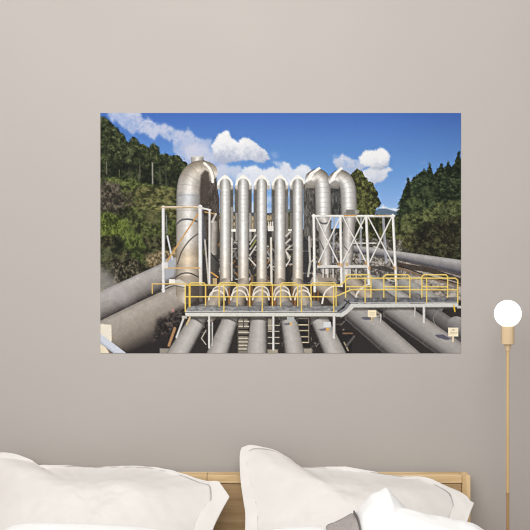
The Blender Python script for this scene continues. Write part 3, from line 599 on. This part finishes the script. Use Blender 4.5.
# ---------------------------------------------------------------- bed
HB = -.09
zt = P(0, 471.8, -.034).z; xr = P(470.6, 0, HB).x; xl = -.86
root = thing('bed', (-.1, -1.1, 0), 'double bed with oak headboard standing against the wall below the poster', 'bed')
def part(name, bm, mat, parent=root, smooth=False):
    o = obj(name, bm, mat, None, smooth); o.parent = parent
    for v in o.data.vertices: v.co -= root.location
    return o
zr = P(0, 483.2, HB).z; xp = P(462.3, 0, HB).x
hb = part('headboard', box_bm(xl + .027, xp - .0015, HB + .003, -.036, .18, zr - .002, .002), M_panel_shaded)
xj = P(207, 0, HB).x
for x0, x1 in ((xl + .0275, xj - .0006), (xj + .0006, xp - .001)):
    part('top_rail', box_bm(x0, x1, HB, -.032, zr, zt, .0018), M_oak, hb)
part('post', box_bm(xp, xr, HB - .001, -.03, 0, zt - .0003, .0022), M_oakv, hb)
part('post', box_bm(xl, xl + .0265, HB - .001, -.03, 0, zt - .0003, .0022), M_oakv, hb)
for s in (xl + .02, xr - .045): part('side_rail', box_bm(s, s + .025, -2.12, HB - .001, .18, .32, .004), M_oak)
part('foot_rail', box_bm(xl + .045, xr - .045, -2.12, -2.095, .18, .32, .004), M_oak)
for s in (xl + .02, xr - .07): part('leg', box_bm(s, s + .05, -2.118, -2.068, 0, .18, .004), M_oakv)
part('mattress', box_bm(xl + .05, xr - .05, -2.09, HB - .005, .26, .50, .04, 4), M_matt, smooth=True)

# ---------------------------------------------------------------- pillows
def fbm3(p, o=4):
    t = 0; a = 1
    for k in range(o): t += a * mnoise.noise(p * 2**k); a *= .5
    return t
def smooth_closed(pts, step=.012):
    out = []; n = len(pts)
    for i in range(n):
        p0, p1, p2, p3 = pts[i - 1], pts[i], pts[(i + 1) % n], pts[(i + 2) % n]
        m = max(1, int((p2 - p1).length / step))
        for k in range(m):
            t = k / m
            m1 = (p2 - p0) * .5; m2 = (p3 - p1) * .5
            lim = (p2 - p1).length
            if m1.length > lim: m1 = m1.normalized() * lim
            if m2.length > lim: m2 = m2.normalized() * lim
            out.append(p1 * (2 * t**3 - 3 * t * t + 1) + m1 * (t**3 - 2 * t * t + t) + p2 * (3 * t * t - 2 * t**3) + m2 * (t**3 - t * t))
    return out
def pillow(outline, centre, seam, seed, label, front=.095, back=.045):
    # the pillow leans on the headboard: its mid plane runs from the headboard top down and forward
    y0, z0 = -.135, .745; tl = math.atan2(.235, .285)     # lean
    up = Vector((0, math.cos(tl), math.sin(tl))); nrm = Vector((0, -math.sin(tl), math.cos(tl)))
    base = Vector((0, y0, z0))
    def onplane(px, py):
        o = Vector((0, -CAM_D, CAM_Z)); d = P(px, py, 0) - o
        t = (base - o).dot(nrm) / d.dot(nrm); p = o + d * t
        return Vector((p.x, (p - base).dot(up)))
    pts = smooth_closed([onplane(*p) if p[1] < 900 else Vector(((p[0] - 265) * .0031, -(p[1] - 1000) / 1000)) for p in outline])
    c = onplane(*centre)
    N = len(pts)
    K = N // 24
    soft = [sum((pts[(i + k) % N] for k in range(-K, K + 1)), Vector((0, 0))) / (2 * K + 1) for i in range(N)]
    loc = base + Vector((c.x, 0, 0)) + up * min(p.y for p in pts)
    root = thing('pillow', loc, label, 'pillow', 'white pillows at the headboard')
    def seamr(p):
        a = math.atan2(p.y - c.y, (p.x - c.x) * .42)
        return .975 - .085 * (1 - math.exp(-((a - math.pi / 2 + .1) / .75)**4)) - .05 * math.exp(-((a - .2) / .5)**2)
    def pos(q, h):
        w = base + Vector((q.x, 0, 0)) + up * q.y + nrm * h
        return w - loc
    R = 40
    def shell(r0, r1, name, fl):
        bm = bmesh.new(); grid = {}
        ks = [r0 + (r1 - r0) * (k / R) for k in range(R + 1)]
        for side in (1, -1):
            for j, r in enumerate(ks):
                for i, p in enumerate(pts):
                    if side == -1 and j == R: grid[side, j, i] = grid[1, j, i]; continue
                    if r < 1e-6 and i > 0: grid[side, j, i] = grid[side, j, 0]; continue
                    sr = seamr(p)
                    rr = sr - .025 + (1.025 - sr) * r if fl else r * sr
                    wgt = rr**3; q = c + (p * wgt + soft[i] * (1 - wgt) - c) * rr
                    if fl:
                        wv = fbm3(Vector((q.x * 9, q.y * 9, seed)), 3)
                        h = side * (.0022 if r < 1 else 0) + .012 * wv * r**.7 + .003 * (1 - r)
                    else:
                        ang0 = math.atan2(p.y - c.y, (p.x - c.x) * .42)
                        prof = max(0, 1 - r**2.1)**(.95 + .45 * math.exp(-((ang0 - 1.57) / .9)**2))
                        wr = fbm3(Vector((q.x * 7, q.y * 7, seed + 3 * side)), 4)
                        ang = math.atan2(p.y - c.y, p.x - c.x)
                        pk = math.sin(ang * 30 + 3 * wr) * .0015 * max(0, r - .55) / .45
                        crease = -abs(mnoise.noise(Vector((q.x * 5 + q.y * 4, q.y * 2.2 - q.x * 2, seed + 7)))) * .012
                        h = side * ((front if side > 0 else back) * prof * (1 + .16 * wr) + .003) + (pk + crease * prof if side > 0 else 0)
                        if r > .985: h = side * .003 + .004 * 0
                    grid[side, j, i] = bm.verts.new(pos(q, h))
            for j in range(R):
                for i in range(N):
                    a, b_, d, e = grid[side, j, i], grid[side, j, (i + 1) % N], grid[side, j + 1, (i + 1) % N], grid[side, j + 1, i]
                    f = []
                    for v in (a, b_, d, e):
                        if v not in f: f.append(v)
                    if len(f) > 2:
                        try: bm.faces.new(f)
                        except ValueError: pass
        return obj(name, bm, M_pillow, root, True)
    shell(0, 1, 'cushion', False); shell(0, 1, 'flange', True)
    return root
def below(x, y): return (x, 1000 - y * 1000 if False else y)
def seam_for(left):
    return lambda p: .90
lft = [(213, 530), (209, 548), (206, 566), (120, 570), (40, 570), (-16, 566), (-21, 548), (-20, 520), (-21, 480), (-19, 458), (-8, 453.5), (3, 453), (12, 454), (23, 457.5), (32, 461), (36.6, 464.2), (38.4, 466), (43, 466.2), (66, 465), (80, 465.3), (100, 466.6), (130, 466), (150, 466.6), (170, 470.5), (187, 474.8), (200, 479), (209, 481), (217.6, 481.6), (219.4, 482.4), (228.6, 495), (229.7, 496.4), (228.9, 498), (222, 510)]
rgt = [(245, 530), (245, 548), (248, 566), (320, 570), (400, 570), (452, 566), (460, 548), (468, 520), (471.5, 510), (474.3, 502.5), (470.8, 500.5), (468, 496.5), (459, 490), (445, 485), (436, 481.5), (424, 477.6), (410, 476.8), (400, 475.2), (370, 471.2), (345, 468.2), (320, 466.6), (301, 466.2), (297.2, 465.6), (295.5, 463.4), (288, 456.6), (276, 450.2), (263, 446.6), (248, 445.6), (241.5, 447.5), (239.6, 456), (240.2, 478), (243, 500), (245.2, 515)]
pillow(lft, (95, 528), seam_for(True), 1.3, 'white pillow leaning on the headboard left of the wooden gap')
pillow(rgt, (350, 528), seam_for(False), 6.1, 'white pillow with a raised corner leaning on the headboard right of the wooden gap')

# ---------------------------------------------------------------- duvet and throw
YR = -.74
def interp(x, tab):
    if x <= tab[0][0]: return tab[0][1]
    for (a, u), (b_, v) in zip(tab[:-1], tab[1:]):
        if x <= b_: return u + (v - u) * (x - a) / (b_ - a)
    return tab[-1][1]
ridge1 = [(-40, 545), (-5, 536), (4, 529.5), (12, 525.5), (24, 523.6), (45, 523.3), (70, 524), (90, 524.6), (120, 526.2), (145, 528), (175, 533), (230, 537), (262, 532.5), (275, 529.6), (290, 527.6), (308, 526.8), (320, 527.6), (326, 529.2), (334, 526.6), (344, 521.6), (353, 516.4), (358, 510), (363, 504), (372, 493.6), (379, 491.6), (386, 487), (391, 492), (398, 499.5), (408, 510), (420, 523), (440, 540), (520, 560)]
ridge2 = [(330, 560), (360, 530), (385, 512), (398, 508.6), (410, 510.6), (430, 514.4), (450, 517), (462, 519), (472, 522), (479, 526), (486, 531), (500, 546), (540, 600)]
def ease(t): t = max(0, min(1, t)); return t * t * (3 - 2 * t)
XL, XR = -1.0, .715
def duvet_z(x, y):
    def row(tab, yr, wb, wf, fl):
        px = 265 + x * FPX / (CAM_D + yr); top = P(0, interp(px, tab), yr).z
        if y > yr: k = 1 - ease((y - yr) / wb)
        else: k = 1 - ease((yr - y) / wf)
        return fl + (top - fl) * k if top > fl else fl - (fl - top) * k * .4
    a = row(ridge1, YR, .15, .6, .60); c = row(ridge2, YR - .09, .2, .6, .60)
    z = max(a, c)
    fold = fbm3(Vector((x * 5 + y * 2, y * 5 - x * 2, 2.2)), 4)
    amp = min(1, abs(y - YR) / .06) * .012
    z += fold * amp
    side = ease((x - .62) / .09) if x > 0 else ease((-.83 - x) / .09)
    z -= side * .09
    return max(z, .515 - side * .2)
def build_duvet():
    nx, ny = 260, 150; y0, y1 = -.56, -2.18
    bm = bmesh.new(); top = []; bot = []
    for j in range(ny + 1):
        t = j / ny; y = y0 + (y1 - y0) * (t * .35 + .65 * t**2.2)
        top.append([]); bot.append([])
        for i in range(nx + 1):
            x = XL + .06 + (XR - XL - .06) * i / nx
            z = duvet_z(x, y); edge = min(i, nx - i, j * 1.5, ny - j) / 5
            z -= .016 * (1 - ease(edge))
            wig = .012 * mnoise.noise(Vector((x * 6, y * 6, 9)))
            top[-1].append(bm.verts.new((x + (wig if i in (0, nx) else 0), y + (wig if j == 0 else 0), z)))
            bot[-1].append(bm.verts.new((x, y, z - .012 - .014 * ease(edge))))
    for j in range(ny):
        for i in range(nx):
            bm.faces.new((top[j][i], top[j][i + 1], top[j + 1][i + 1], top[j + 1][i]))
            bm.faces.new((bot[j][i], bot[j + 1][i], bot[j + 1][i + 1], bot[j][i + 1]))
    rim = [(0, i) for i in range(nx)] + [(j, nx) for j in range(ny)] + [(ny, i) for i in range(nx, 0, -1)] + [(j, 0) for j in range(ny, 0, -1)]
    for a, c in zip(rim, rim[1:] + rim[:1]): bm.faces.new((top[a[0]][a[1]], bot[a[0]][a[1]], bot[c[0]][c[1]], top[c[0]][c[1]]))
    o = obj('duvet', bm, M_duvet, None, True)
    tag(o, 'rumpled bright white duvet heaped on the bed in front of the pillows', 'duvet')
build_duvet()
def build_throw():
    root = thing('throw', (.15, -1.0, .56), 'grey wool throw tucked against the white duvet peak before the right pillow', 'throw')
    def strip(name, u0, u1, lift, th, mat):
        bm = bmesh.new(); T = []; B = []; nu, nv = 40, 90
        for j in range(nv + 1):
            y = YR + .004 - 1.1 * j / nv; q = YR + .02 - y
            xa = P(326, 0, YR).x - .3 * max(0, q - .06); xb = P(354.2, 0, YR).x + .005 * ease(q / .16)
            T.append([]); B.append([])
            for i in range(nu + 1):
                u = u0 + (u1 - u0) * i / nu; x = xa + (xb - xa) * u
                e = ease(min(i, nu - i) / 3)
                z = duvet_z(x, y)
                T[-1].append(bm.verts.new(Vector((x, y, z + lift + th * (.4 + .6 * e))) - root.location)); B[-1].append(bm.verts.new(Vector((x, y, z + lift)) - root.location))
        for j in range(nv):
            for i in range(nu):
                bm.faces.new((T[j][i], T[j][i + 1], T[j + 1][i + 1], T[j + 1][i])); bm.faces.new((B[j][i], B[j + 1][i], B[j + 1][i + 1], B[j][i + 1]))
        rim = [(0, i) for i in range(nu)] + [(j, nu) for j in range(nv)] + [(nv, i) for i in range(nu, 0, -1)] + [(j, 0) for j in range(nv, 0, -1)]
        for a, c in zip(rim, rim[1:] + rim[:1]): bm.faces.new((T[a[0]][a[1]], B[a[0]][a[1]], B[c[0]][c[1]], T[c[0]][c[1]]))
        return obj(name, bm, mat, root, True)
    strip('cloth', 0, .97, .003, .007, M_throw)
    h = strip('band', .971, 1, .003, .009, M_band); h['label'] = 'darker hem along one edge'
build_throw()

# ---------------------------------------------------------------- floor lamp
LY = -.25; lc = P(507.8, 313.6, LY); u = (CAM_D + LY) / FPX
lamp = thing('floor_lamp', (lc.x, LY, 0), 'slim wooden floor lamp with a bare lit globe bulb right of the bed', 'lamp')
zs = {k: P(0, v, LY).z for k, v in dict(s0=326.2, s1=344.2, c1=351, j=492.8).items()}
part_l = lambda name, bm, mat, parent=lamp: obj(name, bm, mat, parent, True)
r = 13.5 * u; neck = 5.2 * u
prof = []
a0 = math.acos(neck / r)
for k in range(33):
    t = -a0 + (math.pi / 2 + a0) * k / 32
    prof.append((max(0, r * math.cos(t)) if k < 32 else 0, lc.z + r * math.sin(t)))
prof = [(neck, zs['s0'] - .006)] + prof
part_l('bulb', lathe_bm(prof, 64), M_bulb)['label'] = 'round white glowing globe bulb'
sr = 6.4 * u
def flat(o):
    o.data.set_sharp_from_angle(angle=math.radians(35)); return o
flat(part_l('socket', lathe_bm([(0, zs['s1']), (sr - .0015, zs['s1']), (sr, zs['s1'] + .0015), (sr, zs['s0'] - .0015), (sr - .0015, zs['s0']), (0, zs['s0'])]), M_socket))
flat(part_l('collar', lathe_bm([(0, zs['c1']), (2.2 * u, zs['c1']), (3.3 * u, zs['s1'] - .004), (3.5 * u, zs['s1']), (0, zs['s1'])]), M_socket))
pr = 1.55 * u
pole = flat(part_l('pole', lathe_bm([(0, zs['j'] + .001), (pr, zs['j'] + .001), (pr, zs['c1']), (0, zs['c1'])], 24), M_pole))
flat(part_l('joint', lathe_bm([(0, zs['j'] - .005), (pr * .9, zs['j'] - .005), (pr * 1.12, zs['j'] - .003), (pr * 1.12, zs['j']), (pr, zs['j'] + .001), (0, zs['j'] + .001)], 24), M_pole2, pole))
flat(part_l('pole', lathe_bm([(0, .018), (pr * .95, .018), (pr * .95, zs['j'] - .005), (0, zs['j'] - .005)], 24), M_pole2))
flat(part_l('base', lathe_bm([(0, 0), (.125, 0), (.13, .004), (.13, .014), (.125, .018), (.012, .019), (0, .019)], 64), M_socket))

# ---------------------------------------------------------------- light and camera
def area(name, loc, target, sx, sy, power, color):
    d = bpy.data.lights.new(name, 'AREA'); d.shape = 'RECTANGLE'; d.size = sx; d.size_y = sy; d.energy = power; d.color = color
    o = bpy.data.objects.new(name, d); col.objects.link(o); o.location = loc
    o.rotation_euler = (Vector(target) - Vector(loc)).to_track_quat('-Z', 'Y').to_euler(); return o
area('overhead_fill_light', (-.2, -2.2, 3.0), (-.1, -.4, 1.2), 2.4, 1.4, 48, (1, .985, .965))  # added unseen overhead light, gives the wall its vertical gradient
area('front_fill_light', (-.9, -4.8, 2.6), (0, 0, 1.6), 3.0, 2.2, 98, (1, .99, .98))  # added broad front light, no window behind it; brightens wall and bedding
w = bpy.data.worlds.new('room_ambience'); bpy.context.scene.world = w; w.use_nodes = True
w.node_tree.nodes['Background'].inputs['Color'].default_value = (1, .985, .97, 1); w.node_tree.nodes['Background'].inputs['Strength'].default_value = .46
cam = bpy.data.cameras.new('camera'); co = bpy.data.objects.new('camera', cam); col.objects.link(co)
co.location = (0, -CAM_D, CAM_Z); co.rotation_euler = (math.pi / 2, 0, 0); cam.sensor_width = 36; cam.lens = 36 * FPX / 530
sc = bpy.context.scene; sc.camera = co
sc.cycles.filter_width = 1.15
vs = sc.view_settings; sc.display_settings.display_device = 'sRGB'; vs.view_transform = 'Standard'; vs.look = 'None'; vs.exposure = 0; vs.gamma = 1; vs.use_curve_mapping = False
